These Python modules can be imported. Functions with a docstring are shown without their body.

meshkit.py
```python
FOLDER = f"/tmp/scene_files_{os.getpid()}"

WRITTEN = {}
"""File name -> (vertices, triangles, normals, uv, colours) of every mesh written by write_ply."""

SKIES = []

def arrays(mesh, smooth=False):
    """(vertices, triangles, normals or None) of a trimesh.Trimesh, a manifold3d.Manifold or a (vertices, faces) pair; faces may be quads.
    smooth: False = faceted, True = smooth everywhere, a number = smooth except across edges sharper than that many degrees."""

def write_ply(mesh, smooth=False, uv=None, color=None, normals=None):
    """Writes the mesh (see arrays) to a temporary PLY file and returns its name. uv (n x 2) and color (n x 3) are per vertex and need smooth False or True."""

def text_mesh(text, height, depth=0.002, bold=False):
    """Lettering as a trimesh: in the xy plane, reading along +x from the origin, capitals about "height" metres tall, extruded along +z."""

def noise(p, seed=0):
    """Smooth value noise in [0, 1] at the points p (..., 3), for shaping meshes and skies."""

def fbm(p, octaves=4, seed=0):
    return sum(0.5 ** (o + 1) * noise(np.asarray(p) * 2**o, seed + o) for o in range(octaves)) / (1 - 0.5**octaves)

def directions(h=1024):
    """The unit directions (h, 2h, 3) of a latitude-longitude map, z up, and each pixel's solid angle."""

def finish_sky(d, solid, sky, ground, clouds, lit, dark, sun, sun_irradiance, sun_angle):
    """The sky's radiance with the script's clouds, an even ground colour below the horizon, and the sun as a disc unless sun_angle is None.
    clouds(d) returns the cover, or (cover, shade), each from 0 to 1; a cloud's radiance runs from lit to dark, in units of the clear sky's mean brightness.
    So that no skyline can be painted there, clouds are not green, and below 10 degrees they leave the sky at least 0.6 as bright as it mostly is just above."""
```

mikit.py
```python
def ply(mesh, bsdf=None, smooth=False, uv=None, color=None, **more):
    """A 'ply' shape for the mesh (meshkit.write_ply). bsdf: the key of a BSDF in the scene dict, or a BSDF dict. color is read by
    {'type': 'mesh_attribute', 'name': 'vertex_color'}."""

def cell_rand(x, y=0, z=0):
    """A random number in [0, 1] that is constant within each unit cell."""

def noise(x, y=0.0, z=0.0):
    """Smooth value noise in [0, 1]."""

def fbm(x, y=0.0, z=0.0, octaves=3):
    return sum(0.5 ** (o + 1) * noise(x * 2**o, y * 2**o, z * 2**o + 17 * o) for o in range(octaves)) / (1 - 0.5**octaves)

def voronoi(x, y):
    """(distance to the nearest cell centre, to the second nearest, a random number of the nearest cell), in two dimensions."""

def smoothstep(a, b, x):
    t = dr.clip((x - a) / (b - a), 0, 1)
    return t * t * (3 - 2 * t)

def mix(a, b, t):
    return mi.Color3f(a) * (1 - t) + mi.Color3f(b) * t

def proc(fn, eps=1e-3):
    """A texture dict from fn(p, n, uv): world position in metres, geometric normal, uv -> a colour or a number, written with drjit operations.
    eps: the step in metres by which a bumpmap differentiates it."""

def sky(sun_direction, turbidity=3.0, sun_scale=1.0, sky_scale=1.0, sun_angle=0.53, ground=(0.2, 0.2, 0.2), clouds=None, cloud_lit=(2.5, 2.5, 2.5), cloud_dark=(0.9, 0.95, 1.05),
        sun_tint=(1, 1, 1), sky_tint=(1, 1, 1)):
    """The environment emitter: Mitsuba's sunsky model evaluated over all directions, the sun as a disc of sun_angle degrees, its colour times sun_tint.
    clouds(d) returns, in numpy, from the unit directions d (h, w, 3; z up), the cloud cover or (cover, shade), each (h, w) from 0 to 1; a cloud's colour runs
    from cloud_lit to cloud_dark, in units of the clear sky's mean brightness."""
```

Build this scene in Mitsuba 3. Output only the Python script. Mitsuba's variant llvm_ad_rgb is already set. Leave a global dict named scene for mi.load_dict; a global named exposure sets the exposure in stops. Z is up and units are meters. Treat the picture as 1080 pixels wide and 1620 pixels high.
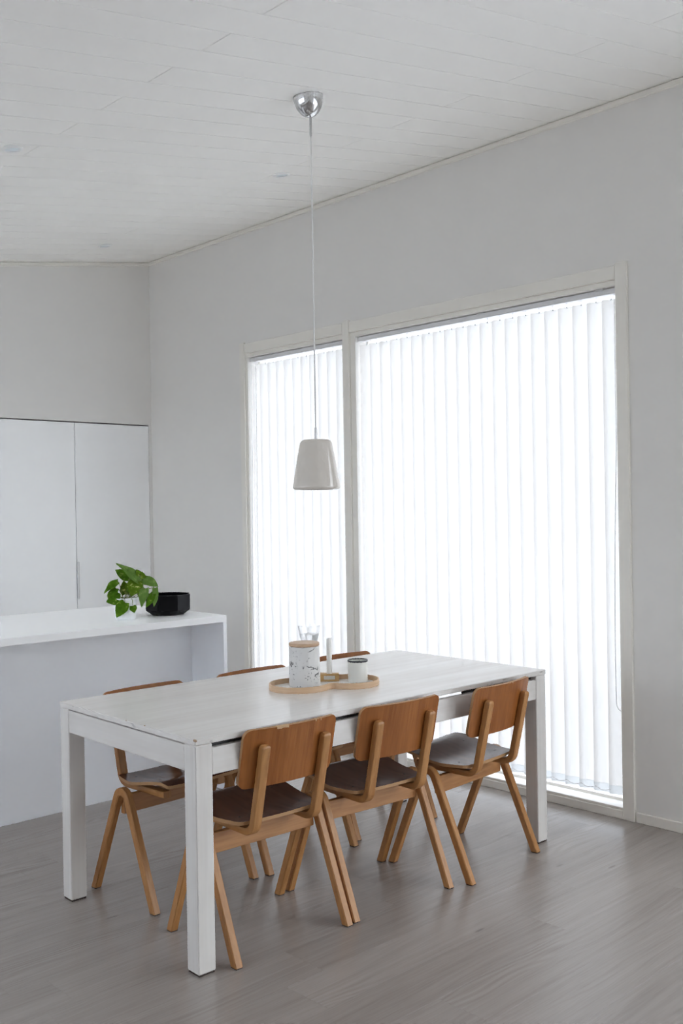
import math, random
import numpy as np
import trimesh
import manifold3d as m3
import shapely
from shapely.geometry import Polygon, LineString, Point, box as sbox
from shapely.ops import unary_union
import drjit as dr
import mitsuba as mi
import mikit, meshkit
from mikit import noise, fbm, voronoi, cell_rand, smoothstep, mix

T = mi.ScalarTransform4f
scene, labels = {}, {}

# ------------------------------------------------------------------ camera
YAW, PITCH, ROLL, FPX, CAM_H = 0.7593, -0.0035, -0.0165, 1574.7, 1.4688
_f = np.array([math.sin(YAW) * math.cos(PITCH), math.cos(YAW) * math.cos(PITCH), math.sin(PITCH)])
_r = np.array([math.cos(YAW), -math.sin(YAW), 0.0])
_u = np.cross(_r, _f)
_up = -_r * math.sin(ROLL) + _u * math.cos(ROLL)
scene['camera'] = {'type': 'perspective', 'fov_axis': 'x', 'fov': math.degrees(2 * math.atan(540 / FPX)), 'near_clip': 0.05, 'far_clip': 200.0,
                   'to_world': T().look_at(origin=[0, 0, CAM_H], target=(np.array([0, 0, CAM_H]) + _f).tolist(), up=_up.tolist())}

# ------------------------------------------------------------------ sky (bright overcast), exposure
scene['sky'] = mikit.sky((0.35, -0.8, 0.5), turbidity=4.0, sun_scale=0.0, sky_scale=1.0, ground=(0.62, 0.62, 0.62),
                         clouds=lambda d: 0.9 + 0 * d[..., 2], cloud_lit=(1.16, 1.24, 1.36), cloud_dark=(1.0, 1.0, 1.0), sky_tint=(1.0, 1.0, 1.0))
exposure = 4.62

# ------------------------------------------------------------------ room dimensions
XW, YB, ZC, SL = 4.131, 6.413, 3.342, 0.1535          # window wall, back wall, ceiling height at window wall, ceiling slope
X0, Y0 = -1.3, -1.9
WT = 0.16
zceil = lambda x: ZC - SL * (XW - x)

# ------------------------------------------------------------------ helpers
def put(key, mesh, bsdf, smooth=False, mat=None, **lab):
    if key in scene:
        k = 1
        while f'{key}_{k:03d}' in scene: k += 1
        key = f'{key}_{k:03d}'
    d = dict(mesh) if isinstance(mesh, dict) else mikit.ply(mesh, bsdf, smooth=smooth)
    if mat is not None: d['to_world'] = mat
    scene[key] = d
    if lab: labels[key] = lab
    return key

def thing(name, label, category, group=None):
    k, key = 0, name
    while key in labels:
        k += 1; key = f'{name}_{k:03d}'
    labels[key] = {'label': label, 'category': category}
    if group: labels[key]['group'] = group
    return key

def struct(key, mesh, bsdf, label, smooth=False):
    k = put(key, mesh, bsdf, smooth)
    labels[k] = {'label': label, 'kind': 'structure'}
    return k

def cbox(x0, x1, y0, y1, z0, z1, c=0.002):
    p = []
    for a, sa in ((x0, 1), (x1, -1)):
        for b, sb in ((y0, 1), (y1, -1)):
            for d, sd in ((z0, 1), (z1, -1)):
                p += [(a + sa * c, b + sb * c, d), (a + sa * c, b, d + sd * c), (a, b + sb * c, d + sd * c)]
    return trimesh.convex.convex_hull(np.array(p))

def move(mesh, M):
    m = mesh.copy(); m.apply_transform(M); return m

def rotz(a, x=0, y=0, z=0):
    M = trimesh.transformations.rotation_matrix(a, [0, 0, 1]); M[:3, 3] = (x, y, z); return M

def cat(*ms): return trimesh.util.concatenate(list(ms))

def lathe(prof, n=64, center=(0, 0, 0)):
    m = trimesh.creation.revolve(np.array(prof, float), sections=n)
    m.apply_translation(center); return m

def arc(cx, cy, r, a0, a1, n):
    t = np.radians(np.linspace(a0, a1, n)); return [(cx + r * math.cos(q), cy + r * math.sin(q)) for q in t]

def sweep(path, prof, side, closed=False, flat_end=None):
    """prof (k,2): (along the in-plane normal, along side); side: fixed vector or per-point array."""
    P = np.array(path, float); n = len(P)
    if closed: tg = np.roll(P, -1, 0) - np.roll(P, 1, 0)
    else: tg = np.gradient(P, axis=0)
    tg /= np.linalg.norm(tg, axis=1, keepdims=True)
    S = np.broadcast_to(np.array(side, float), P.shape)
    N = np.cross(S, tg); N /= np.linalg.norm(N, axis=1, keepdims=True)
    S = np.cross(tg, N)
    prof = np.array(prof, float); k = len(prof)
    V = P[:, None] + N[:, None] * prof[None, :, :1] + S[:, None] * prof[None, :, 1:]
    if flat_end is not None:
        for i in (0, -1):
            V[i] += tg[i] * ((flat_end - V[i][:, 2]) / tg[i][2])[:, None]
    V = V.reshape(-1, 3); F = []
    for i in range(n if closed else n - 1):
        a, b = i * k, ((i + 1) % n) * k
        for j in range(k):
            q = (j + 1) % k
            F += [(a + j, a + q, b + q), (a + j, b + q, b + j)]
    if not closed:
        V = np.vstack([V, V[:k].mean(0), V[-k:].mean(0)]); c0, c1 = len(V) - 2, len(V) - 1
        for j in range(k):
            q = (j + 1) % k
            F += [(c0, q, j), (c1, (n - 1) * k + j, (n - 1) * k + q)]
    m = trimesh.Trimesh(V, F, process=False); 
    if m.volume < 0: m.invert()
    return m

def rprof(a, b, c):
    """rectangle a x b with chamfer c"""
    a, b = a / 2, b / 2
    return [(-a + c, -b), (a - c, -b), (a, -b + c), (a, b - c), (a - c, b), (-a + c, b), (-a, b - c), (-a, -b + c)]

def cprof(r, n=10): return [(r * math.cos(t), r * math.sin(t)) for t in np.linspace(0, 2 * math.pi, n, endpoint=False)]

def tube(path, r, n=10, side=(1, 0, 0)): return sweep(path, cprof(r, n), side)

def extrude(poly, h): return trimesh.creation.extrude_polygon(poly, h, engine='earcut')

def boolean_boxes(base, holes):
    mk = lambda b: m3.Manifold.cube([b[1] - b[0], b[3] - b[2], b[5] - b[4]]).translate([b[0], b[2], b[4]])
    m = mk(base) if not isinstance(base, m3.Manifold) else base
    for h in holes: m = m - mk(h)
    return m

def fillet(pts, r, n=8):
    """round the inner corners of an open 2-D polyline"""
    out = [np.array(pts[0], float)]
    for a, b, c in zip(pts, pts[1:], pts[2:]):
        a, b, c = (np.array(v, float) for v in (a, b, c))
        u, w = (a - b) / np.linalg.norm(a - b), (c - b) / np.linalg.norm(c - b)
        th = math.acos(np.clip(u @ w, -1, 1)); L = r / math.tan(th / 2)
        p, q = b + u * L, b + w * L
        o = b + (u + w) / np.linalg.norm(u + w) * (r / math.sin(th / 2))
        a0, a1 = math.atan2(*(p - o)[::-1]), math.atan2(*(q - o)[::-1])
        d = (a1 - a0 + math.pi) % (2 * math.pi) - math.pi
        out += [o + r * np.array([math.cos(a0 + d * t), math.sin(a0 + d * t)]) for t in np.linspace(0, 1, n)]
    return out + [np.array(pts[-1], float)]

# ------------------------------------------------------------------ materials
def mat(name, color, rough=0.5, spec=0.5, twosided=True, **kw):
    c = mikit.proc(color) if callable(color) else {'type': 'rgb', 'value': list(color)}
    b = {'type': 'principled', 'base_color': c, 'roughness': rough, 'specular': spec, **kw}
    scene[name] = {'type': 'twosided', 'bsdf': b} if twosided else b
    return name

mat('m_wall', (0.73, 0.715, 0.69), 0.7, 0.3)
mat('m_ceiling', (0.85, 0.835, 0.80), 0.45, 0.4)
mat('m_trim', (0.77, 0.745, 0.69), 0.4, 0.45)
mat('m_white_laminate', (0.86, 0.885, 0.92), 0.35, 0.4)
mat('m_worktop', (0.88, 0.89, 0.90), 0.25, 0.5)
mat('m_cabinet', (0.865, 0.87, 0.87), 0.35, 0.45)
mat('m_dark_gap', (0.03, 0.03, 0.03), 0.6)
mat('m_metal_grey', (0.55, 0.55, 0.55), 0.35, metallic=0.9)
mat('m_black', (0.012, 0.012, 0.014), 0.5)
mat('m_rubber', (0.035, 0.022, 0.018), 0.6)
mat('m_white_plastic', (0.80, 0.80, 0.79), 0.35)
mat('m_grey_plastic', (0.68, 0.68, 0.69), 0.4)
mat('m_cord', (0.72, 0.72, 0.71), 0.5)
mat('m_lamp_glass', (0.60, 0.56, 0.51), 0.04, 0.7, clearcoat=1.0, clearcoat_gloss=0.98)
mat('m_lens', (0.66, 0.72, 0.76), 0.25)
mat('m_handle', (0.60, 0.60, 0.60), 0.4)
mat('m_black_gloss', (0.003, 0.003, 0.004), 0.07, 0.16)
mat('m_pot', (0.80, 0.82, 0.84), 0.4)
mat('m_soil', (0.03, 0.018, 0.01), 0.9)
mat('m_candle', (0.84, 0.83, 0.80), 0.45)
mat('m_label', (0.62, 0.60, 0.55), 0.5)
mat('m_enamel', (0.72, 0.72, 0.68), 0.25)
mat('m_enamel_rim', (0.012, 0.014, 0.02), 0.25)
mat('m_wick', (0.35, 0.3, 0.25), 0.8)
mat('m_screw', (0.03, 0.02, 0.015), 0.4)
mat('m_chip', (0.52, 0.34, 0.19), 0.7)
mat('m_sill', (0.74, 0.74, 0.72), 0.4)
mat('m_outside', (0.6, 0.6, 0.6), 0.9)
scene['m_chrome'] = {'type': 'conductor', 'material': 'none', 'specular_reflectance': {'type': 'rgb', 'value': [0.72, 0.73, 0.74]}}
scene['m_pane'] = {'type': 'thindielectric', 'int_ior': 1.5}
scene['m_glass'] = {'type': 'dielectric', 'int_ior': 1.5}
scene['m_water'] = {'type': 'dielectric', 'int_ior': 1.33}
scene['m_fabric'] = {'type': 'principledthin', 'base_color': {'type': 'rgb', 'value': [0.93, 0.915, 0.895]}, 'roughness': 0.8, 'diff_trans': 0.74, 'spec_trans': 0.0, 'eta': 1.3}
scene['m_fabric_hem'] = {'type': 'principledthin', 'base_color': {'type': 'rgb', 'value': [0.80, 0.82, 0.83]}, 'roughness': 0.8, 'diff_trans': 0.75, 'spec_trans': 0.0, 'eta': 1.3}

def floor_color(p, n, uv):
    row = dr.floor((p.y + 10.0) / 0.19)
    off = cell_rand(row, 3) * 1.29
    brd = dr.floor((p.x + 20.0 + off) / 1.29)
    t = cell_rand(row, brd, 7)
    warp = fbm(p.x * 1.3 + t * 9, p.y * 7, 2.0, 3)
    g = fbm(p.x * 2.2 + t * 31, p.y * 95 + warp * 10, 0.0, 4)
    fine = fbm(p.x * 9 + t * 13, p.y * 260, 3.0, 3)
    broad = fbm(p.x * 0.7 + t * 3, p.y * 9 + t * 5, 5.0, 3)
    ring = 0.5 + 0.5 * dr.sin(p.y * 130 + warp * 62 + p.x * 3.0 + t * 6)
    cath = smoothstep(0.52, 0.66, fbm(p.x * 0.9 + t * 11, p.y * 6 + t * 3, 8.0, 2))
    kx, ky, kr = voronoi(p.x * 1.3 + row * 7.3, p.y * 5.2)
    knot = (1 - smoothstep(0.012, 0.045, kx)) * dr.select(kr > 0.75, 1.0, 0.0)
    v = 0.76 + 0.34 * (g - 0.5) + 0.26 * (fine - 0.5) + 0.26 * (ring - 0.5) * cath + 0.36 * (broad - 0.5) + 0.24 * (t - 0.5)
    c = mix((0.160, 0.134, 0.119), (0.315, 0.285, 0.263), dr.clip(v, 0, 1.15))
    return c * (1 - 0.25 * knot)
mat('m_floor', floor_color, 0.30, 0.6)

def table_fn(along, seed):
    def fn(p, n, uv):
        a = {'x': p.x, 'y': p.y, 'z': p.z}[along]
        b, c2 = {'x': (p.y, p.z), 'y': (p.x, p.z), 'z': (p.x + p.y, p.x - p.y)}[along]
        g = fbm(a * 2.5 + seed, b * 55, c2 * 55, 4); h = fbm(a * 1.1, b * 8, c2 * 8 + seed, 3)
        bl = fbm(p.x * 5, p.y * 5, p.z * 5, 3)
        w = dr.clip(0.55 + 0.50 * (g - 0.5) + 0.55 * (h - 0.5) + 0.35 * (bl - 0.5), 0, 1)
        c = mix((0.54, 0.505, 0.478), (0.70, 0.688, 0.668), w)
        wear = smoothstep(0.64, 0.74, fbm(p.x * 38, p.y * 38, p.z * 60, 3)) * dr.select(dr.abs(n.z) > 0.2, 0.0, 1.0) * smoothstep(0.722, 0.742, p.z)
        return c * (1 - 0.3 * wear)
    return fn
mat('m_table', table_fn('x', 0.0), 0.24, 0.42)
mat('m_table_leg', table_fn('z', 3.0), 0.30, 0.42)
mat('m_table_end', table_fn('y', 7.0), 0.30, 0.42)
mat('m_worn', (0.36, 0.25, 0.17), 0.7)

def streak(base, dark, fx, fy, fz, amount=1.0, seed=0.0):
    def fn(p, n, uv):
        g = fbm(p.x * fx + seed, p.y * fy, p.z * fz, 4)
        h = fbm(p.x * fx * 0.22 + seed, p.y * fy * 0.22, p.z * fz * 0.22 + 9, 2)
        return mix(dark, base, dr.clip(0.5 + amount * ((g - 0.5) * 1.1 + (h - 0.5) * 0.9), 0, 1))
    return fn
mat('m_chair_back', streak((0.32, 0.118, 0.030), (0.205, 0.064, 0.014), 130, 40, 7), 0.38, 0.3)
mat('m_chair_seat', streak((0.105, 0.037, 0.018), (0.050, 0.016, 0.008), 60, 6, 30), 0.23, 0.36, clearcoat=0.1, clearcoat_gloss=0.85)
mat('m_beech', streak((0.43, 0.215, 0.080), (0.31, 0.135, 0.042), 170, 60, 9), 0.36, 0.42)
mat('m_beech_beam', streak((0.43, 0.215, 0.088), (0.32, 0.14, 0.052), 8, 60, 120), 0.36, 0.42)
mat('m_ply_edge', (0.39, 0.22, 0.105), 0.5, 0.35)
mat('m_tray_wood', streak((0.62, 0.44, 0.29), (0.50, 0.33, 0.20), 14, 14, 160), 0.4, 0.4)
mat('m_tray_floor', (0.70, 0.70, 0.69), 0.3, 0.5)
mat('m_lid_wood', streak((0.56, 0.39, 0.26), (0.45, 0.28, 0.17), 20, 140, 60), 0.4, 0.4)
mat('m_block_wood', streak((0.58, 0.38, 0.17), (0.47, 0.28, 0.11), 30, 30, 140), 0.45, 0.4)

def marble_color(p, n, uv):
    w = fbm(p.x * 14, p.y * 14, p.z * 14, 3)
    a = fbm(p.x * 22 + w * 3, p.y * 22, p.z * 20, 4)
    vein = 1 - smoothstep(0.010, 0.040, dr.abs(a - 0.5))
    mask = smoothstep(0.53, 0.66, fbm(p.x * 15 + 3.3, p.y * 15 + 1.7, p.z * 17 + 5.1, 2))
    dots = smoothstep(0.745, 0.80, noise(p.x * 190, p.y * 190, p.z * 150)) * smoothstep(0.48, 0.60, fbm(p.x * 22 + 8, p.y * 22, p.z * 20, 2))
    c = mix((0.60, 0.595, 0.585), (0.68, 0.675, 0.665), w)
    return mix(c, (0.05, 0.05, 0.055), dr.clip(vein * mask + dots * 0.8, 0, 1) * 0.9)
mat('m_marble', marble_color, 0.4, 0.4)

def leaf_fn(dark, light, pale, amount):
    def fn(p, n, uv):
        a = fbm(p.x * 60, p.y * 60, p.z * 60, 3)
        s = fbm(p.x * 150 + 4, p.y * 150, p.z * 150, 2)
        return mix(mix(dark, light, a), pale, smoothstep(0.56, 0.70, 0.6 * a + 0.4 * s) * amount)
    return fn
for nm, args, rough in (('m_leaf_green', ((0.035, 0.105, 0.006), (0.095, 0.20, 0.016), (0.40, 0.48, 0.13), 0.45), 0.3),
                        ('m_leaf_variegated', ((0.060, 0.135, 0.008), (0.14, 0.23, 0.022), (0.52, 0.56, 0.20), 0.9), 0.3),
                        ('m_leaf_pale', ((0.090, 0.180, 0.035), (0.16, 0.27, 0.065), (0.40, 0.48, 0.20), 0.3), 0.22)):
    scene[nm] = {'type': 'principledthin', 'base_color': mikit.proc(leaf_fn(*args)), 'roughness': rough, 'diff_trans': 0.4, 'spec_trans': 0.0, 'eta': 1.5}
mat('m_stem', (0.16, 0.20, 0.05), 0.5)

# ------------------------------------------------------------------ the room shell
W1 = (4.312, 5.237)      # left window opening (y range), W2 the right one
W2 = (2.470, 4.210)
ZS, ZT = 0.050, 2.487    # opening bottom and top
# windows of the unseen side of the room: one behind the camera, one in the left wall
REAR = (2.9, 4.0, 0.10, 2.40)
SIDE = (-1.75, 1.55, 0.05, 2.487)   # a third window further along the window wall, outside the picture
LEFT = (2.0, 6.3, 1.05, 2.40)
HB = 4.2
wall = boolean_boxes((XW, XW + WT, Y0 - WT, YB + WT, -0.2, HB), [(XW - 1, XW + 1, *W1, ZS, ZT), (XW - 1, XW + 1, *W2, ZS, ZT), (XW - 1, XW + 1, *SIDE)])
struct('wall_right', wall, 'm_wall', 'white painted wall holding the tall windows')
RX0, RX1, RZ = 1.2, 4.105, 2.118      # recess that takes the tall cupboards
back = boolean_boxes((X0 - WT, XW, YB, YB + 0.75, -0.2, HB), [(RX0, RX1, YB - 1, YB + 0.68, -0.3, RZ)])
struct('wall_back', back, 'm_wall', 'white wall above and beside the tall cupboards')
struct('wall_front', boolean_boxes((X0 - WT, XW, Y0 - WT, Y0, -0.2, HB), [(REAR[0], REAR[1], Y0 - 1, Y0 + 1, REAR[2], REAR[3])]), 'm_wall', 'white wall behind the viewer with a wide window')
struct('wall_left', boolean_boxes((X0 - WT, X0, Y0, YB, -0.2, HB), [(X0 - 1, X0 + 1, LEFT[0], LEFT[1], LEFT[2], LEFT[3])]), 'm_wall', 'white wall on the far left with a window')

# floor: base slab with the planks of the part in view laid on it
FX0, FX1, FY0, FY1 = -0.9, XW, -0.10, 5.22
base = boolean_boxes((X0, XW + 0.001, Y0, YB + 0.7, -0.06, 0.0), [(FX0, FX1 + 1, FY0, FY1, -0.010, 1)])
struct('floor', base, 'm_floor', 'grey washed pine laminate floor')
rng = random.Random(5)
def cellr(x, y=0, z=0):   # same hash as mikit.cell_rand, so that the grain changes at the planks' edges
    M = 0xFFFFFFFF
    x, y, z = (int(math.floor(v)) + 1000000 & M for v in (x, y, z))
    h = (x * 374761393 + y * 668265263 + z * 2147483647) & M
    h = ((h ^ (h >> 13)) * 1274126177) & M
    return ((h ^ (h >> 16)) & 0xFFFFFF) / 16777215.0
row = math.floor((FY0 + 10) / 0.19)
while row * 0.19 - 10 < FY1:
    ya, yb = max(row * 0.19 - 10, FY0), min((row + 1) * 0.19 - 10, FY1)
    off = cellr(row, 3) * 1.29
    k = math.floor((FX0 + 20 + off) / 1.29)
    while k * 1.29 - 20 - off < FX1:
        xa, xb = max(k * 1.29 - 20 - off, FX0), min((k + 1) * 1.29 - 20 - off, FX1)
        if xb - xa > 0.02 and yb - ya > 0.01:
            put('floor__plank', cbox(xa, xb, ya, yb, -0.010, 0.0, 0.00035), 'm_floor')
        k += 1
    row += 1

# ceiling: slab, and the boards of the part in view under it
def prism(poly, low, high, inset):
    """a board: outline poly at 'high' above the ceiling plane, inset outline at 'low'"""
    p = np.array(poly.exterior.coords)[:-1]
    q = np.array(poly.buffer(-inset, join_style=2).exterior.coords)[:-1]
    if len(p) != len(q): return None
    q = np.array([q[np.argmin(((q - a) ** 2).sum(1))] for a in p])
    n = len(p)
    z = lambda a, h: [(x, y, zceil(x) + h) for x, y in a]
    V = np.array(z(q, low) + z(p, low + inset * 1.3) + z(p, high))
    F = []
    for L in (0, n):
        for i in range(n):
            j = (i + 1) % n; F += [(L + i, L + j, L + n + j), (L + i, L + n + j, L + n + i)]
    for i in range(1, n - 1): F += [(0, i + 1, i), (2 * n, 2 * n + i, 2 * n + i + 1)]
    m = trimesh.Trimesh(V, F, process=False); m.fix_normals(); return m
def slab(x0, x1, y0, y1, h0, h1):
    V = [(x, y, zceil(x) + h) for h in (h0, h1) for x, y in ((x0, y0), (x1, y0), (x1, y1), (x0, y1))]
    return trimesh.convex.convex_hull(np.array(V))
CY0 = 1.30
struct('ceiling', cat(slab(X0 - WT, XW + WT, Y0 - WT, YB + 0.7, 0.016, 0.12), slab(X0, XW, Y0, CY0 + 0.05, 0.0, 0.015)), 'm_ceiling', 'white sloping panelled ceiling')
P_, Q_, SK = 2.153, 0.1646, 0.040
room = sbox(-0.6, CY0 + 0.051, XW - 0.004, YB - 0.004)
for k in range(-8, 27):
    ya, yb = P_ + k * Q_ + 0.0010, P_ + (k + 1) * Q_ - 0.0010
    joints = [-0.76, 1.98, 4.72] if k % 2 == 0 else [-2.1, 0.62, 3.355, 6.0]
    for xa, xb in zip(joints, joints[1:]):
        xa, xb = xa + 0.0006, xb - 0.0006
        pg = Polygon([(x, y + SK * (XW - x)) for x, y in ((xa, ya), (xb, ya), (xb, yb), (xa, yb))]).intersection(room)
        if pg.is_empty or pg.area < 0.002 or pg.geom_type != 'Polygon': continue
        m = prism(pg.simplify(0.0005), 0.0, 0.0155, 0.0022)
        if m is not None: put('ceiling__board', m, 'm_ceiling')

# mouldings under the ceiling and the skirting
def cove(y0, y1):
    prof = [(0, -0.030), (0.012, -0.030), (0.016, -0.026), (0.016, -0.010), (0.013, -0.0025), (0, -0.0025)]
    V = [(XW - a, y, ZC + b - SL * a) for y in (y0, y1) for a, b in prof]
    return trimesh.convex.convex_hull(np.array(V))
struct('trim_1', cove(Y0, YB - 0.0005), 'm_trim', 'white moulding where the window wall meets the ceiling')
V = [(x, YB - a, zceil(x) + b) for x in (X0, XW - 0.017) for a, b in ((0, -0.030), (0.012, -0.030), (0.016, -0.026), (0.016, -0.010), (0.013, -0.0025), (0, -0.0025))]
struct('trim_2', trimesh.convex.convex_hull(np.array(V)), 'm_trim', 'white moulding where the cupboard wall meets the ceiling')
struct('baseboard_right', cbox(XW - 0.012, XW, Y0, 2.403, 0.0, 0.046, 0.002), 'm_trim', 'low cream skirting board right of the windows')
struct('baseboard_window_wall', cbox(XW - 0.012, XW, 5.306, YB - 0.001, 0.0, 0.046, 0.002), 'm_trim', 'low cream skirting board between window and cupboards')

# ------------------------------------------------------------------ windows with frames, casings and panes
CX = XW - 0.014
def frame_ring(y0, y1, z0, z1, w, x0, x1):
    m = boolean_boxes((x0, x1, y0, y1, z0, z1), [(x0 - 1, x1 + 1, y0 + w, y1 - w, z0 + w, z1 - w)])
    return m
for name, (a, b), lab in (('window_1', W1, 'narrower tall window to the left, behind blinds'), ('window_2', W2, 'wide tall window to the right, behind blinds')):
    labels[name] = {'label': lab, 'kind': 'structure'}
    put(name + '__frame', frame_ring(a - 0.0, b + 0.0, ZS, ZT, 0.014, XW + 0.095, XW + 0.145), 'm_trim')
    put(name + '__pane', trimesh.Trimesh([(XW + 0.118, a + 0.013, ZS + 0.013), (XW + 0.118, b - 0.013, ZS + 0.013), (XW + 0.118, b - 0.013, ZT - 0.013), (XW + 0.118, a + 0.013, ZT - 0.013)], [(0, 1, 2), (0, 2, 3)], process=False), 'm_pane')
def casing(key, y0, y1, z0, z1, proud=0.014, c=0.002): put(key, cbox(XW - proud, XW + 0.0005, y0, y1, z0, z1, c), 'm_trim')
casing('window_1__casing', 5.258, 5.305, 0.0, 2.588, 0.016)                 # left upright
casing('window_1__casing', 4.308, 5.2575, 2.513, 2.577)                    # top
casing('window_1__frame_lip', 5.236, 5.2575, 0.05, 2.5125, 0.004)
casing('window_1__frame_lip', 4.312, 5.2355, 2.4865, 2.5125, 0.004)
casing('window_1__casing', 4.308, 5.2575, 0.0, 0.050)
casing('window_2__casing', 4.252, 4.3075, 0.0, 2.588, 0.016)               # upright between the windows
casing('window_2__casing', 2.410, 2.470, 0.0, 2.588, 0.016)                # right upright
casing('window_2__casing', 2.4705, 4.2515, 2.513, 2.577)
casing('window_2__frame_lip', 4.209, 4.2515, 0.05, 2.5125, 0.004)
casing('window_2__frame_lip', 2.4705, 4.2085, 2.4865, 2.5125, 0.004)
casing('window_2__casing', 2.4705, 4.2515, 0.0, 0.040)
casing('window_2__frame_lip', 2.4705, 4.2515, 0.0405, 0.052, 0.006)

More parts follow.
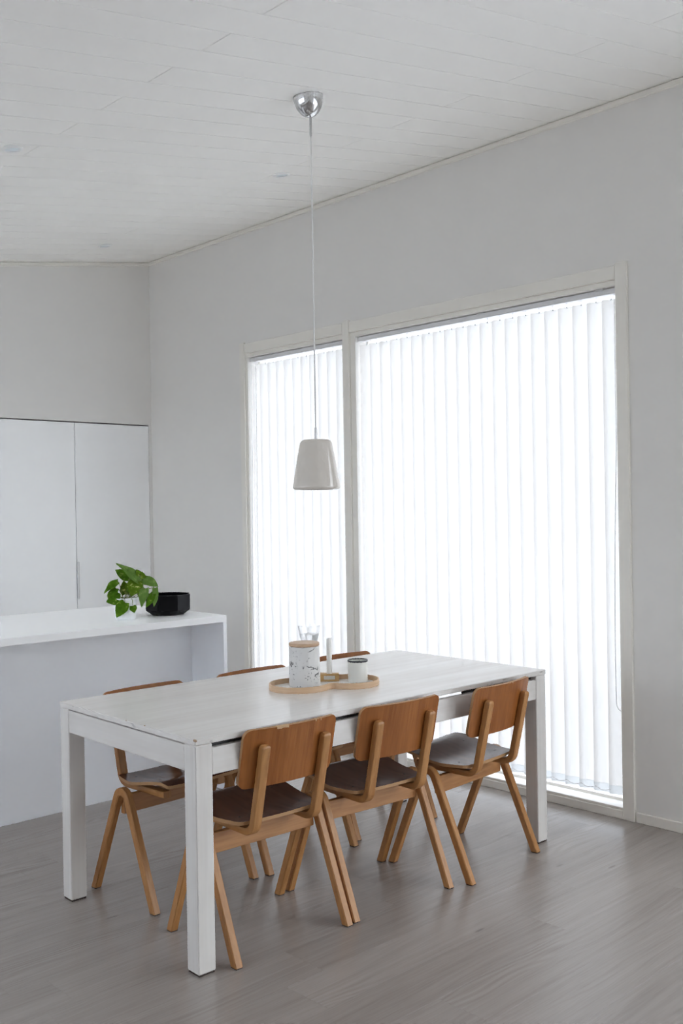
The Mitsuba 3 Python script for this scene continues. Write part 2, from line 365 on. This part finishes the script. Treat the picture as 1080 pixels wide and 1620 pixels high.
# ------------------------------------------------------------------ vertical blinds
BX = XW + 0.040
def slat_mesh(y, z0, z1, w=0.089, ang=16, hem=False):
    n, V, F = 9, [], []
    ca, sa = math.cos(math.radians(ang)), math.sin(math.radians(ang))
    for z in (z0, z1):
        for i in range(n):
            s = (i / (n - 1) - 0.5)
            bow = 0.0035 * (1 - (2 * s) ** 2) - 0.002
            yy, xx = s * w, bow
            V.append((BX - sa * yy + ca * xx, y + ca * yy + sa * xx, z))
    for i in range(n - 1): F += [(i, i + 1, n + i + 1), (i, n + i + 1, n + i)]
    return trimesh.Trimesh(V, F, process=False)
def blind(y0, y1, label, chain_y):
    t = thing('vertical_blind', label, 'blind', 'vertical blinds over the windows')
    put(t + '__headrail', cbox(BX - 0.022, BX + 0.022, y0 + 0.004, y1 - 0.004, 2.456, 2.482, 0.002), 'm_grey_plastic')
    n = int((y1 - y0 - 0.02) / 0.0788)
    pitch = (y1 - y0 - 0.024 - 0.083) / (n - 1)
    r = random.Random(int(y0 * 1000))
    ys = []
    for i in range(n):
        y = y0 + 0.012 + 0.0415 + i * pitch; ys.append(y)
        a = 15 + r.uniform(-2, 2)
        s = put(t + '__slat', slat_mesh(y, 0.134, 2.436, ang=a), 'm_fabric', smooth=True)
        w = slat_mesh(y, 0.094, 0.136, ang=a); w2 = w.copy(); w2.apply_translation((-0.0012, 0, 0))
        put(s + '__weight', w2, 'm_fabric_hem', smooth=True)
        put(s + '__carrier', cat(cbox(BX - 0.001, BX + 0.001, y - 0.004, y + 0.004, 2.430, 2.438, 0.0004), cbox(BX - 0.0008, BX + 0.0008, y - 0.0012, y + 0.0012, 2.437, 2.457, 0.0003)), 'm_fabric_hem')
    pts = []
    for a, b in zip(ys, ys[1:]):
        for q in np.linspace(0, 1, 8, endpoint=False): pts.append((BX - 0.018 - 0.004 * math.sin(math.pi * q), a + 0.03 + (b - a) * q, 0.118 - 0.010 * math.sin(math.pi * q)))
    put(t + '__spacer_chain', tube(pts, 0.0011, 6, (0, 0, 1)), 'm_white_plastic')
    k = max(2, int((y1 - y0) / 0.45))
    for i in range(k):
        y = y0 + 0.1 + (y1 - y0 - 0.32) * i / (k - 1)
        put(t + '__bracket', cbox(BX - 0.026, BX - 0.010, y - 0.02, y + 0.02, 2.478, 2.4865, 0.001), 'm_metal_grey')
    if chain_y:
        c, zb = chain_y
        path = [(XW + 0.008, c + 0.006 + (0.022 * math.sin(math.pi * min(1, max(0, (1.75 - z) / 2.0)))), z) for z in np.linspace(2.46, zb + 0.04, 30)]
        e = path[-1]
        path += [(e[0], e[1] - 0.026 + 0.026 * math.cos(a), zb + 0.04 - 0.04 * math.sin(a)) for a in np.linspace(0.2, math.pi - 0.2, 12)]
        e2 = path[-1]
        path += [(e2[0] + 0.012 * q, e2[1] - 0.004 * q, e2[2] + (2.46 - e2[2]) * q) for q in np.linspace(0.05, 1, 16)]
        put(t + '__pull_chain', tube(path, 0.0017, 6, (1, 0, 0)), 'm_grey_plastic')
    return t
blind(W1[0], W1[1], 'narrow white vertical blind covering the left window behind the hanging lamp', (5.205, 0.40))
blind(W2[0], W2[1], 'wide white vertical blind covering the larger right window', (2.482, 0.50))

# ------------------------------------------------------------------ tall cupboards in the back wall
cab = thing('tall_cupboard', 'white flat-fronted tall cupboards built into the back wall', 'cupboard')
put(cab + '__carcass', cbox(RX0 + 0.002, RX1 - 0.002, YB + 0.026, YB + 0.62, 0.0, 2.110, 0.002), 'm_dark_gap')
for i, (a, b) in enumerate(((2.888, 3.4915), (3.4955, 4.1030), (2.279, 2.8825), (1.67, 2.2735))):
    d = put(cab + '__door', cbox(a, b, YB + 0.0005, YB + 0.0185, 0.08, 2.1095, 0.0015), 'm_cabinet')
    hx = a - 0.003 if i == 1 else b - 0.001
    if i in (1,):
        put(d + '__edge_handle', cbox(hx + 0.001, hx + 0.016, YB - 0.013, YB + 0.0008, 0.86, 1.122, 0.001), 'm_handle')
put(cab + '__plinth', cbox(RX0 + 0.01, RX1 - 0.01, YB + 0.03, YB + 0.045, 0.0, 0.078, 0.001), 'm_cabinet')

# ------------------------------------------------------------------ kitchen island
isl = thing('kitchen_island', 'long white kitchen island with thick worktop and open overhang', 'kitchen island')
IY0, IY1, IX1, IX0 = 4.2155, 5.165, 3.157, 0.35
put(isl + '__worktop', cbox(IX0, IX1, IY0, IY1, 0.8835, 0.919, 0.0015), 'm_worktop')
put(isl + '__end_panel', cbox(IX1 - 0.0225, IX1, IY0, IY1, 0.0, 0.883, 0.001), 'm_white_laminate')
put(isl + '__front_panel', cbox(IX0, IX1 - 0.023, 4.505, 4.522, 0.0, 0.883, 0.001), 'm_white_laminate')
put(isl + '__cabinet_body', cbox(IX0 + 0.002, IX1 - 0.0235, 4.523, IY1 - 0.03, 0.0, 0.8825, 0.002), 'm_white_laminate')

# ------------------------------------------------------------------ dining table
TA, TO = -0.0206, (1.8075, 2.589)
TL, TW, TH, LW = 1.8265, 0.912, 0.75, 0.0655
MT = rotz(TA, TO[0], TO[1], 0)
tab = thing('dining_table', 'white washed wooden dining table with worn edges and square legs', 'table')
tb = lambda *a, **k: move(cbox(*a, **k), MT)
put(tab + '__tabletop', tb(-0.002, TL + 0.002, -0.002, TW + 0.002, 0.7295, TH, c=0.003), 'm_table')
for i, (x, y) in enumerate(((0, 0), (TL - LW, 0), (0, TW - LW), (TL - LW, TW - LW))):
    l = put(tab + '__leg', tb(x, x + LW, y, y + LW, 0.006, 0.729, c=0.003), 'm_table_leg')
    put(l + '__foot_pad', tb(x + 0.003, x + LW - 0.003, y + 0.003, y + LW - 0.003, 0.0, 0.0065, c=0.001), 'm_rubber')
for y in (0.003, TW - 0.027): put(tab + '__side_apron', tb(LW + 0.0003, TL - LW - 0.0003, y, y + 0.024, 0.627, 0.7135, c=0.002), 'm_table')
for x in (0.002, TL - 0.026): put(tab + '__end_apron', tb(x, x + 0.024, LW + 0.0003, TW - LW - 0.0003, 0.6405, 0.7245, c=0.002), 'm_table_end')
for y in (0.028, TW - 0.054):
    for a, b in ((LW + 0.001, 0.80), (1.33, TL - LW - 0.001)):
        put(tab + '__slide_rail', tb(a, b, y, y + 0.026, 0.7, 0.7293, c=0.001), 'm_black')
# bare wood where the paint has worn off the near corner and edges
for x, y, w in ((0.0, 0.0, 0.010), (0.0, 0.30, 0.006), (0.0, 0.42, 0.004)):
    put(tab + '__worn_spot', move(trimesh.creation.icosphere(2, 1.0), MT @ trimesh.transformations.translation_matrix((x + 0.0005, y + 0.001, TH - 0.003)) @ np.diag([w * 0.35, w, 0.0045, 1])), 'm_worn', smooth=True)

# ------------------------------------------------------------------ dining chairs (plywood and bent beech)
def leg_path():
    r, c, foot = 0.037, np.array([0.004, 0.376]), 0.1955
    out = []
    for s in (1, -1):
        F = np.array([c[0] + s * (foot - c[0] * s) if False else s * foot, 0.004])
        d = c - F; L = np.linalg.norm(d); a = math.asin(r / L); b = math.sqrt(L * L - r * r)
        ang = math.atan2(d[1], d[0]) + (-a if s > 0 else a)
        tp = F + b * np.array([math.cos(ang), math.sin(ang)])
        out.append((F, tp))
    (F1, t1), (F2, t2) = out
    a1, a2 = math.atan2(*(t1 - c)[::-1]), math.atan2(*(t2 - c)[::-1])
    mid = [c + r * np.array([math.cos(a), math.sin(a)]) for a in np.linspace(a1, a2, 14)]
    line = lambda p, q: [p + (q - p) * t for t in np.linspace(0, 1, 4)]
    return line(F1, t1) + mid[1:-1] + line(t2, F2)
LEGP = leg_path()
def leg_mesh(x): return sweep([(x, p[0], p[1]) for p in LEGP], rprof(0.030, 0.029, 0.0035), (1, 0, 0), flat_end=0.004)
def pad_mesh(x, s):
    y = s * 0.1955
    return cbox(x - 0.013, x + 0.013, y - 0.0145, y + 0.0145, 0.0, 0.0045, 0.001)
HB_, WB_, RB_ = 0.205, 0.197, 0.70
def back_pt(x, s, t):
    d = (x * x - WB_ ** 2) / (2 * RB_); th = math.radians(12.7)
    return (x, -0.1585 - math.sin(th) * s + d + t * math.cos(th), 0.554 + math.cos(th) * s + t * math.sin(th))
def back_mesh():
    pg = sbox(-WB_ + 0.028, 0.028, WB_ - 0.028, HB_ - 0.028).buffer(0.028, quad_segs=6)
    m = extrude(pg.segmentize(0.02), 0.011).subdivide_to_size(0.03)
    m.metadata['side'] = np.abs(m.face_normals[:, 2]) < 0.5
    c = m.vertices.copy()
    # soften the rim
    m.vertices = np.array([back_pt(a, b, t) for a, b, t in c])
    return m
def up_mesh(x):
    th = math.tan(math.radians(12.7))
    zt = 0.702; yt = -0.2205 - th * (zt - 0.69)
    yb = -0.2205 + th * (0.69 - 0.400)
    path = fillet([(yt, zt), (yb, 0.400), (0.135, 0.402)], 0.045, 9)
    a, b = path[0], path[1]
    dense = [a + (b - a) * t for t in (0, 0.012, 0.03, 0.06, 0.5)] + path[1:-1] + [path[-2] + (path[-1] - path[-2]) * t for t in (0.5, 1)]
    m = sweep([(x, p[0], p[1]) for p in dense], rprof(0.026, 0.036, 0.004), (1, 0, 0))
    k = 8; V = m.vertices.copy(); c = np.array([(x, p[0], p[1]) for p in dense])
    for i, sc in ((0, 0.62), (1, 0.86), (2, 0.97)): V[i * k:(i + 1) * k] = c[i] + (V[i * k:(i + 1) * k] - c[i]) * sc
    m.vertices = V
    return m
def seat_z(x, y):
    f = np.clip((y + 0.02) / 0.2, 0, 1)
    edge = np.clip((y - 0.165) / 0.035, 0, 1)
    return 0.422 + 0.026 * f * f * (3 - 2 * f) - 0.010 * edge ** 2 + 0.18 * x * x - 0.004 * np.exp(-((y + 0.05) / 0.07) ** 2)
def seat_mesh():
    pg = Polygon([(-0.172, -0.134), (0.172, -0.134), (0.196, -0.02), (0.198, 0.13), (0.175, 0.205), (-0.175, 0.205), (-0.198, 0.13), (-0.196, -0.02)]).buffer(-0.02).buffer(0.02, quad_segs=6)
    m = extrude(pg.segmentize(0.025), 0.012).subdivide_to_size(0.035)
    m.metadata['side'] = np.abs(m.face_normals[:, 2]) < 0.5
    V = m.vertices.copy(); V[:, 2] += seat_z(V[:, 0], V[:, 1]); m.vertices = V
    return m
def split(make):
    m = make(); side = m.metadata['side']
    return [trimesh.Trimesh(m.vertices, m.faces[k], process=False) for k in (~side, side)]
def disc(x, y, r=0.0035):
    m = trimesh.creation.cylinder(r, 0.0024, sections=14); m.apply_translation((x, y, float(seat_z(x, y)) + 0.0124)); return m
def chip(x0, x1, h):
    V, F = [], []
    xs = np.linspace(x0, x1, 9); r = random.Random(int(abs(x0) * 1e4))
    for q in xs:
        hh = h * r.uniform(0.6, 1.1)
        for s, t in ((HB_ - hh, -0.0006), (HB_ + 0.0006, -0.0006), (HB_ + 0.0006, 0.0108), (HB_ - hh, 0.0005)): V.append(back_pt(q, s, t))
    for i in range(8):
        for j in range(4):
            a, b = i * 4 + j, i * 4 + (j + 1) % 4; F += [(a, b, b + 4), (a, b + 4, a + 4)]
    F += [(0, 2, 1), (0, 3, 2), (32, 33, 34), (32, 34, 35)]
    m = trimesh.Trimesh(V, F, process=False); m.fix_normals(); return m
CH = dict(
    seat=mikit.ply(split(seat_mesh)[0], 'm_chair_seat', smooth=40), backrest=mikit.ply(split(back_mesh)[0], 'm_chair_back', smooth=40),
    seat_edge=mikit.ply(split(seat_mesh)[1], 'm_ply_edge', smooth=40), back_edge=mikit.ply(split(back_mesh)[1], 'm_ply_edge', smooth=40),
    ups=[mikit.ply(up_mesh(s * 0.1295), 'm_beech', smooth=35) for s in (-1, 1)],
    legs=[mikit.ply(leg_mesh(s * 0.237), 'm_beech', smooth=35) for s in (-1, 1)],
    pads=[[mikit.ply(pad_mesh(s * 0.237, q), 'm_rubber') for q in (-1, 1)] for s in (-1, 1)],
    beam=mikit.ply(cbox(-0.2225, 0.2225, -0.036, -0.014, 0.320, 0.3895, 0.002), 'm_beech_beam'),
    screws=[mikit.ply(disc(x, y), 'm_screw') for x, y in ((-0.1295, -0.07), (0.1295, -0.07), (-0.1295, 0.09), (0.1295, 0.09))])
def chair(x, y, a, label, chips=()):
    t = thing('dining_chair', label, 'chair', 'dining chairs around the table')
    M = T().translate([x, y, 0]).rotate([0, 0, 1], math.degrees(a))
    for i in (0, 1):
        l = put(t + '__leg_frame', CH['legs'][i], None, mat=M)
        for p in CH['pads'][i]: put(l + '__foot_pad', p, None, mat=M)
    put(t + '__crossbar', CH['beam'], None, mat=M)
    s = put(t + '__seat', CH['seat'], None, mat=M)
    put(s + '__ply_edge', CH['seat_edge'], None, mat=M)
    for q in CH['screws']: put(s + '__screw', q, None, mat=M)
    b = put(t + '__backrest', CH['backrest'], None, mat=M)
    put(b + '__ply_edge', CH['back_edge'], None, mat=M)
    for c in chips: put(b + '__chip', chip(*c), 'm_chip', mat=M, label='pale chip in the veneer')
    for u in CH['ups']: put(t + '__backrest_support', u, None, mat=M)
    return t
chair(2.180, 2.7475, -0.041, 'brown plywood chair nearest the viewer, chips along its backrest top', ((-0.082, -0.035, 0.008), (0.082, 0.088, 0.006), (0.108, 0.112, 0.008)))
chair(2.700, 2.7245, -0.073, 'brown plywood chair in the middle of the near side, unchipped back')
chair(3.228, 2.6835, 0.073, 'brown plywood chair on the near side closest to the window, sheen on its seat', ((0.004, 0.009, 0.004), (0.024, 0.030, 0.004)))
chair(2.2145, 3.320, math.pi + 0.041, 'brown plywood chair across the table in front of the island panel, left leg arch showing')
chair(2.7635, 3.3125, math.pi, 'brown plywood chair across the table, backrest top showing left of the canister')
chair(3.312, 3.339, math.pi - 0.07, 'brown plywood chair across the table, backrest top showing behind candle and mug')

# ------------------------------------------------------------------ things on the table
RV, FV = np.array([math.cos(YAW), -math.sin(YAW)]), np.array([math.sin(YAW), math.cos(YAW)])
def at(lat, dep): q = RV * lat + FV * dep; return float(q[0]), float(q[1])
tray = thing('serving_tray', 'round-lobed bentwood tray with white floor in the middle of the table', 'tray')
lobes = unary_union([Point(*at(-0.180, 3.988)).buffer(0.122, quad_segs=24), Point(*at(0.027, 4.060)).buffer(0.115, quad_segs=24), Point(*at(-0.118, 4.125)).buffer(0.100, quad_segs=24)])
lobes = lobes.buffer(0.025, quad_segs=12).buffer(-0.05, quad_segs=12).buffer(0.025, quad_segs=12)
ring = np.array(lobes.buffer(-0.0025).segmentize(0.006).exterior.coords)[:-1]
rim = sweep([(x, y, 0.7625) for x, y in ring], rprof(0.005, 0.0245, 0.001), (0, 0, 1), closed=True)
put(tray + '__rim', rim, 'm_tray_wood', smooth=40)
fl = extrude(lobes.buffer(-0.0045).simplify(0.0004), 0.004); fl.apply_translation((0, 0, 0.7502))
put(tray + '__tray_floor', fl, 'm_tray_floor')
ZTRAY = 0.7543

cx, cy = at(-0.160, 4.030)
can = thing('canister', 'tall white canister with black marbling and wooden lid, on the tray', 'canister')
put(can + '__body', lathe([(0, ZTRAY), (0.060, ZTRAY), (0.0632, ZTRAY + 0.004), (0.0628, ZTRAY + 0.08), (0.0612, 0.914), (0.0595, 0.916), (0, 0.916)], 72, (cx, cy, 0)), 'm_marble', smooth=35)
put(can + '__lid', lathe([(0, 0.9162), (0.0590, 0.9162), (0.0618, 0.918), (0.0625, 0.925), (0.0612, 0.9285), (0.058, 0.930), (0, 0.930)], 72, (cx, cy, 0)), 'm_lid_wood', smooth=35)

mx, my = at(0.0565, 4.103)
mug = thing('enamel_mug', 'white enamel cup with dark rim on the right of the tray', 'mug')
zt = ZTRAY
put(mug + '__cup', lathe([(0, zt), (0.037, zt), (0.0405, zt + 0.004), (0.0412, zt + 0.085), (0.0412, zt + 0.0865), (0.0395, zt + 0.0865), (0.0385, zt + 0.006), (0, zt + 0.005)], 64, (mx, my, 0)), 'm_enamel', smooth=35)
put(mug + '__rim', lathe([(0.0393, zt + 0.0866), (0.0414, zt + 0.0830), (0.0424, zt + 0.0850), (0.0424, zt + 0.0885), (0.0410, zt + 0.0905), (0.0393, zt + 0.0905), (0.0385, zt + 0.0885), (0.0393, zt + 0.0866)], 64, (mx, my, 0)), 'm_enamel_rim', smooth=35)

hold = thing('candle_holder', 'small wooden block candle holder with pale inset, on the tray', 'candle holder')
hx, hy = at(-0.066, 4.1305)
MH = rotz(-YAW + 0.03, hx, hy, 0)
put(hold + '__block', move(cbox(-0.044, 0.044, -0.017, 0.017, ZTRAY, ZTRAY + 0.031, 0.001), MH), 'm_block_wood')
put(hold + '__inset', move(cbox(-0.0085 - 0.01, 0.031 - 0.004, -0.0178, -0.0168, ZTRAY + 0.008, ZTRAY + 0.0235, 0.0003), MH), 'm_label')
kx, ky = at(-0.0612, 4.1305)
cnd = thing('candle', 'slim white taper candle standing in the wooden block', 'candle')
put(cnd + '__wax', lathe([(0, ZTRAY + 0.0312), (0.0112, ZTRAY + 0.0312), (0.0108, 0.928), (0.009, 0.931), (0.003, 0.9295), (0, 0.929)], 40, (kx, ky, 0)), 'm_candle', smooth=35)
put(cnd + '__wick', tube([(kx, ky, 0.929), (kx + 0.0004, ky, 0.9325)], 0.0011, 6), 'm_wick')

gx, gy = at(-0.147, 4.262)
gl = thing('water_glass', 'clear flared drinking glass with water, behind the marbled canister', 'glass')
outer = [(0, 0.7503), (0.034, 0.7503), (0.0345, 0.752), (0.030, 0.754), (0.008, 0.758), (0.0055, 0.765), (0.005, 0.80), (0.006, 0.842), (0.0125, 0.852), (0.0235, 0.870), (0.0310, 0.892), (0.0415, 0.930), (0.0472, 0.9700)]
inner = [(0.0462, 0.9703), (0.0400, 0.930), (0.0296, 0.893), (0.0220, 0.873), (0.0115, 0.857), (0, 0.854)]
put(gl + '__bowl', lathe(outer + inner, 64, (gx, gy, 0)), 'm_glass', smooth=30)
put(gl + '__water', lathe([(0, 0.8545), (0.0111, 0.8575), (0.0215, 0.8735), (0.0291, 0.8935), (0.0398, 0.9318), (0.0402, 0.9335), (0, 0.9335)], 64, (gx, gy, 0)), 'm_water', smooth=30)

# ------------------------------------------------------------------ things on the island
ZI = 0.9192
px_, py_ = at(-1.120, 5.118)
plant = thing('potted_plant', 'small pothos in a white plastic pot on the island worktop', 'potted plant')
put(plant + '__pot', lathe([(0, ZI), (0.048, ZI), (0.052, ZI + 0.003), (0.0595, ZI + 0.082), (0.0618, ZI + 0.083), (0.0635, ZI + 0.108), (0.0635, ZI + 0.110), (0.0600, ZI + 0.110), (0.0570, ZI + 0.080), (0, ZI + 0.078)], 56, (px_, py_, 0)), 'm_pot', smooth=30)
put(plant + '__soil', lathe([(0, ZI + 0.0782), (0.0568, ZI + 0.0805), (0.0586, ZI + 0.098), (0.03, ZI + 0.102), (0, ZI + 0.103)], 40, (px_, py_, 0)), 'm_soil', smooth=60)
def pl(u, v, w=0.0):   # plant coordinates: sideways, up from the worktop, away from the viewer
    return np.array([px_ + RV[0] * u + FV[0] * w, py_ + RV[1] * u + FV[1] * w, ZI + v])
S = 0.000333
Z = lambda x, y: ((x - 445) * S, (978 - y) * S)
def leaf(base, tip, width, facing, droop=0.12, fold=0.18):
    base, tip = np.array(base), np.array(tip)
    L = np.linalg.norm(tip - base); t = (tip - base) / L
    nrm = np.array(facing, float); nrm -= t * (nrm @ t); nrm /= np.linalg.norm(nrm)
    sd = np.cross(nrm, t)
    NU, NV = 15, 9
    V, F = [], []
    for i in range(NU):
        q = i / (NU - 1)
        hw = 0.5 * width * (math.sin(math.pi * min(1, q * 0.92 + 0.08) ** 0.72) ** 0.8) * (1 - 0.25 * q) * 1.28 if q < 1 else 0.0
        for j in range(NV):
            s = (j / (NV - 1) - 0.5) * 2
            back = -0.10 * L * max(0, 1 - q * 5) * (abs(s) ** 1.2)       # heart-shaped lobes at the base
            lift = fold * abs(s) * hw - droop * L * (q - 0.5) ** 2 * 2 + 0.02 * L * math.sin(q * 9 + s * 2)
            V.append(base + t * (q * L + back) + sd * (s * hw) + nrm * lift)
    for i in range(NU - 1):
        for j in range(NV - 1):
            a = i * NV + j; F += [(a, a + 1, a + NV + 1), (a, a + NV + 1, a + NV)]
    return trimesh.Trimesh(V, F, process=False)
RL, UP, TO_ = np.array([RV[0], RV[1], 0]), np.array([0, 0, 1.0]), -np.array([FV[0], FV[1], 0])
# (base x, y, depth), (tip x, y, depth), width, facing (right, up, towards viewer)
LEAVES = [
    ((665, 385, 0.00), (335, 100, -0.01), 0.062, (0.35, 0.75, 0.45), (560, 560)),
    ((520, 335, 0.02), (298, 222, 0.00), 0.054, (-0.45, 0.05, 0.9), (470, 600)),
    ((345, 395, -0.02), (135, 560, -0.03), 0.052, (-0.45, 0.6, 0.65), (400, 600)),
    ((330, 500, -0.03), (235, 655, -0.04), 0.046, (-0.5, 0.3, 0.8), (420, 620)),
    ((400, 640, -0.055), (185, 690, -0.05), 0.060, (-0.2, 0.45, 0.85), (430, 640)),
    ((240, 545, -0.02), (235, 720, -0.03), 0.034, (-0.5, 0.1, 0.8), (420, 620)),
    ((440, 600, 0.02), (415, 385, 0.02), 0.044, (0.1, 0.2, 0.95), (450, 640)),
    ((640, 395, -0.01), (555, 625, -0.03), 0.070, (0.25, 0.35, 0.9), (500, 620)),
    ((520, 420, -0.005), (470, 600, -0.01), 0.030, (-0.55, 0.2, 0.8), (480, 620)),
    ((700, 375, 0.02), (960, 478, 0.01), 0.066, (0.1, 0.8, 0.55), (560, 600)),
    ((775, 505, -0.03), (722, 785, -0.05), 0.044, (-0.2, 0.1, 0.95), (560, 610)),
    ((925, 505, -0.01), (910, 800, -0.03), 0.032, (0.65, 0.1, 0.75), (600, 600)),
    ((900, 590, -0.03), (793, 800, -0.05), 0.032, (0.55, 0.3, 0.75), (600, 610)),
    ((490, 705, -0.075), (362, 928, -0.085), 0.056, (0.05, 0.2, 0.97), (460, 650)),
    ((600, 762, -0.060), (625, 868, -0.065), 0.033, (0.15, 0.1, 0.97), (610, 640)),
    ((720, 385, 0.03), (700, 255, 0.03), 0.026, (0.35, 0.3, 0.85), (540, 600)),
    ((690, 490, 0.01), (650, 640, 0.00), 0.030, (0.55, 0.3, 0.75), (560, 610)),
    ((660, 330, 0.025), (615, 215, 0.02), 0.034, (0.6, 0.3, 0.7), (540, 600)),
]
KIND = 'pggggvvvvpppgggvvv'
KEY = {'p': 'm_leaf_pale', 'g': 'm_leaf_green', 'v': 'm_leaf_variegated'}
for ((bx, by, bd), (tx, ty, td), w, fc, (sx, sy)), kd in zip(LEAVES, KIND):
    b, t = pl(*Z(bx, by), bd), pl(*Z(tx, ty), td)
    face = RL * fc[0] + UP * fc[1] + TO_ * fc[2]
    lf = put(plant + '__leaf', leaf(b, t, w, face), KEY[kd], smooth=True)
    s = pl(*Z(sx * 0.5 + 445 * 0.5, 655), -0.01 if bd > -0.04 else -0.035)
    top = np.array([s[0], s[1], ZI + 0.098]); ctrl = pl(*Z((sx + bx) / 2, min(by - 10, 600)), bd * 0.6 - (0.02 if bd < -0.04 else 0))
    path = [(1 - q) ** 2 * top + 2 * q * (1 - q) * ctrl + q * q * b for q in np.linspace(0, 1, 10)]
    put(lf + '__stem', tube(path, 0.0016, 6, tuple(FV) + (0.0,)), 'm_stem')

bx_, by_ = at(-0.936, 5.318)
bowl = thing('bowl', 'glossy black eight-sided bowl beside the plant on the island', 'bowl')
def octa(r, z, rot): return [(r * math.cos(rot + i * math.pi / 4), r * math.sin(rot + i * math.pi / 4), z) for i in range(8)]
rot = -YAW - math.pi / 2 + math.pi / 8 + math.radians(11.5)
levels = [(0.060, 0.0), (0.085, 0.0), (0.1225, 0.026), (0.1245, 0.029), (0.1255, 0.106), (0.1245, 0.1085), (0.1195, 0.1085), (0.1175, 0.105), (0.116, 0.034), (0.080, 0.009), (0.010, 0.008)]
V, F = [], []
for r, z in levels: V += octa(r, z, rot)
for i in range(len(levels) - 1):
    for j in range(8):
        a, b = i * 8 + j, i * 8 + (j + 1) % 8; F += [(a, b, b + 8), (a, b + 8, a + 8)]
V += [(0, 0, 0.0), (0, 0, 0.008)]
for j in range(8): F += [(88, (j + 1) % 8, j), (89, 80 + j, 80 + (j + 1) % 8)]
bm = trimesh.Trimesh(V, F, process=False); bm.apply_translation((bx_, by_, ZI))
put(bowl, bm, 'm_black_gloss')

# ------------------------------------------------------------------ pendant lamp
lx, ly = 2.664, 2.962
lamp = thing('pendant_lamp', 'white glass pendant lamp on a long cord from a chrome ceiling rose', 'pendant lamp')
zc = zceil(lx)
n_up = np.array([-SL, 0, 1]) / math.hypot(SL, 1)
prof = [(0, -0.082), (0.006, -0.0815)] + [(0.0595 * math.sin(a), -0.081 * math.cos(a)) for a in np.linspace(0.15, math.pi / 2, 16)] + [(0.0600, -0.001), (0.055, -0.001), (0, -0.001)]
ros = lathe(prof, 64)
for_tilt = trimesh.geometry.align_vectors([0, 0, 1], n_up); for_tilt[:3, 3] = (lx, ly, zc)
put(lamp + '__ceiling_rose', move(ros, for_tilt), 'm_chrome', smooth=35)
zr = zc - 0.080
rx = lx + SL * 0.081
put(lamp + '__cord', tube([(rx, ly, zr + 0.005), (rx, ly, 2.9), (rx, ly, 2.4), (rx, ly, 1.75)], 0.0031, 10), 'm_cord', smooth=True)
put(lamp + '__sleeve', lathe([(0, zr - 0.078), (0.0042, zr - 0.078), (0.0052, zr - 0.074), (0.0052, zr + 0.002), (0, zr + 0.002)], 20, (rx, ly, 0)), 'm_metal_grey', smooth=35)
put(lamp + '__sleeve', lathe([(0, 1.742), (0.0056, 1.742), (0.0056, 1.792), (0.0040, 1.795), (0, 1.795)], 20, (rx, ly, 0)), 'm_metal_grey', smooth=35)
zb_, zt_ = 1.545, 1.7465
sh = [(0.001, zt_), (0.044, zt_)] + arc(0.044, zt_ - 0.022, 0.022, 86, 16, 8) + [(0.0735, zt_ - 0.06)] + [(0.0945, zb_ + 0.020)] + arc(0.0846, zb_ + 0.0122, 0.0112, 10, -90, 9)
sh += [(0.0815, zb_ + 0.0022), (0.0815, zb_ + 0.010), (0.0868, zb_ + 0.022), (0.069, zt_ - 0.06), (0.060, zt_ - 0.018), (0.044, zt_ - 0.006), (0.001, zt_ - 0.006)]
put(lamp + '__shade', lathe(sh, 96, (rx, ly, 0)), 'm_lamp_glass', smooth=50)
put(lamp + '__bulb', lathe([(0, 1.735), (0.015, 1.735), (0.015, 1.69), (0.024, 1.665), (0.029, 1.64), (0.024, 1.615), (0.012, 1.604), (0, 1.602)], 32, (rx, ly, 0)), 'm_white_plastic', smooth=35)

# ------------------------------------------------------------------ recessed downlights
for x, y, lab in ((1.886, 3.949, 'white recessed downlight at the left edge of the ceiling, the largest seen'),
                  (3.393, 3.992, 'white recessed downlight beside the lamp cord on the ceiling'),
                  (3.415, 5.826, 'white recessed downlight nearest the corner above the cupboards')):
    dl = thing('downlight', lab, 'downlight', 'recessed ceiling downlights')
    M = trimesh.geometry.align_vectors([0, 0, 1], n_up); M[:3, 3] = (x, y, zceil(x))
    put(dl + '__ring', move(lathe([(0.0325, 0.001), (0.0325, -0.0085), (0.0345, -0.0100), (0.0410, -0.0085), (0.0455, -0.004), (0.0455, -0.0025), (0.0430, -0.0025), (0.0430, 0.001), (0.0325, 0.001)], 56), M), 'm_white_plastic', smooth=35)
    put(dl + '__lens', move(lathe([(0, -0.0005), (0.0305, -0.0005), (0.0305, -0.0050), (0.015, -0.0062), (0, -0.0065)], 40), M), 'm_lens', smooth=35)

# ------------------------------------------------------------------ the ground outside the windows
struct('terrace', cbox(XW + WT + 0.001, 16, -8, 16, -0.25, -0.15, 0.01), 'm_outside', 'pale ground outside behind the blinds')
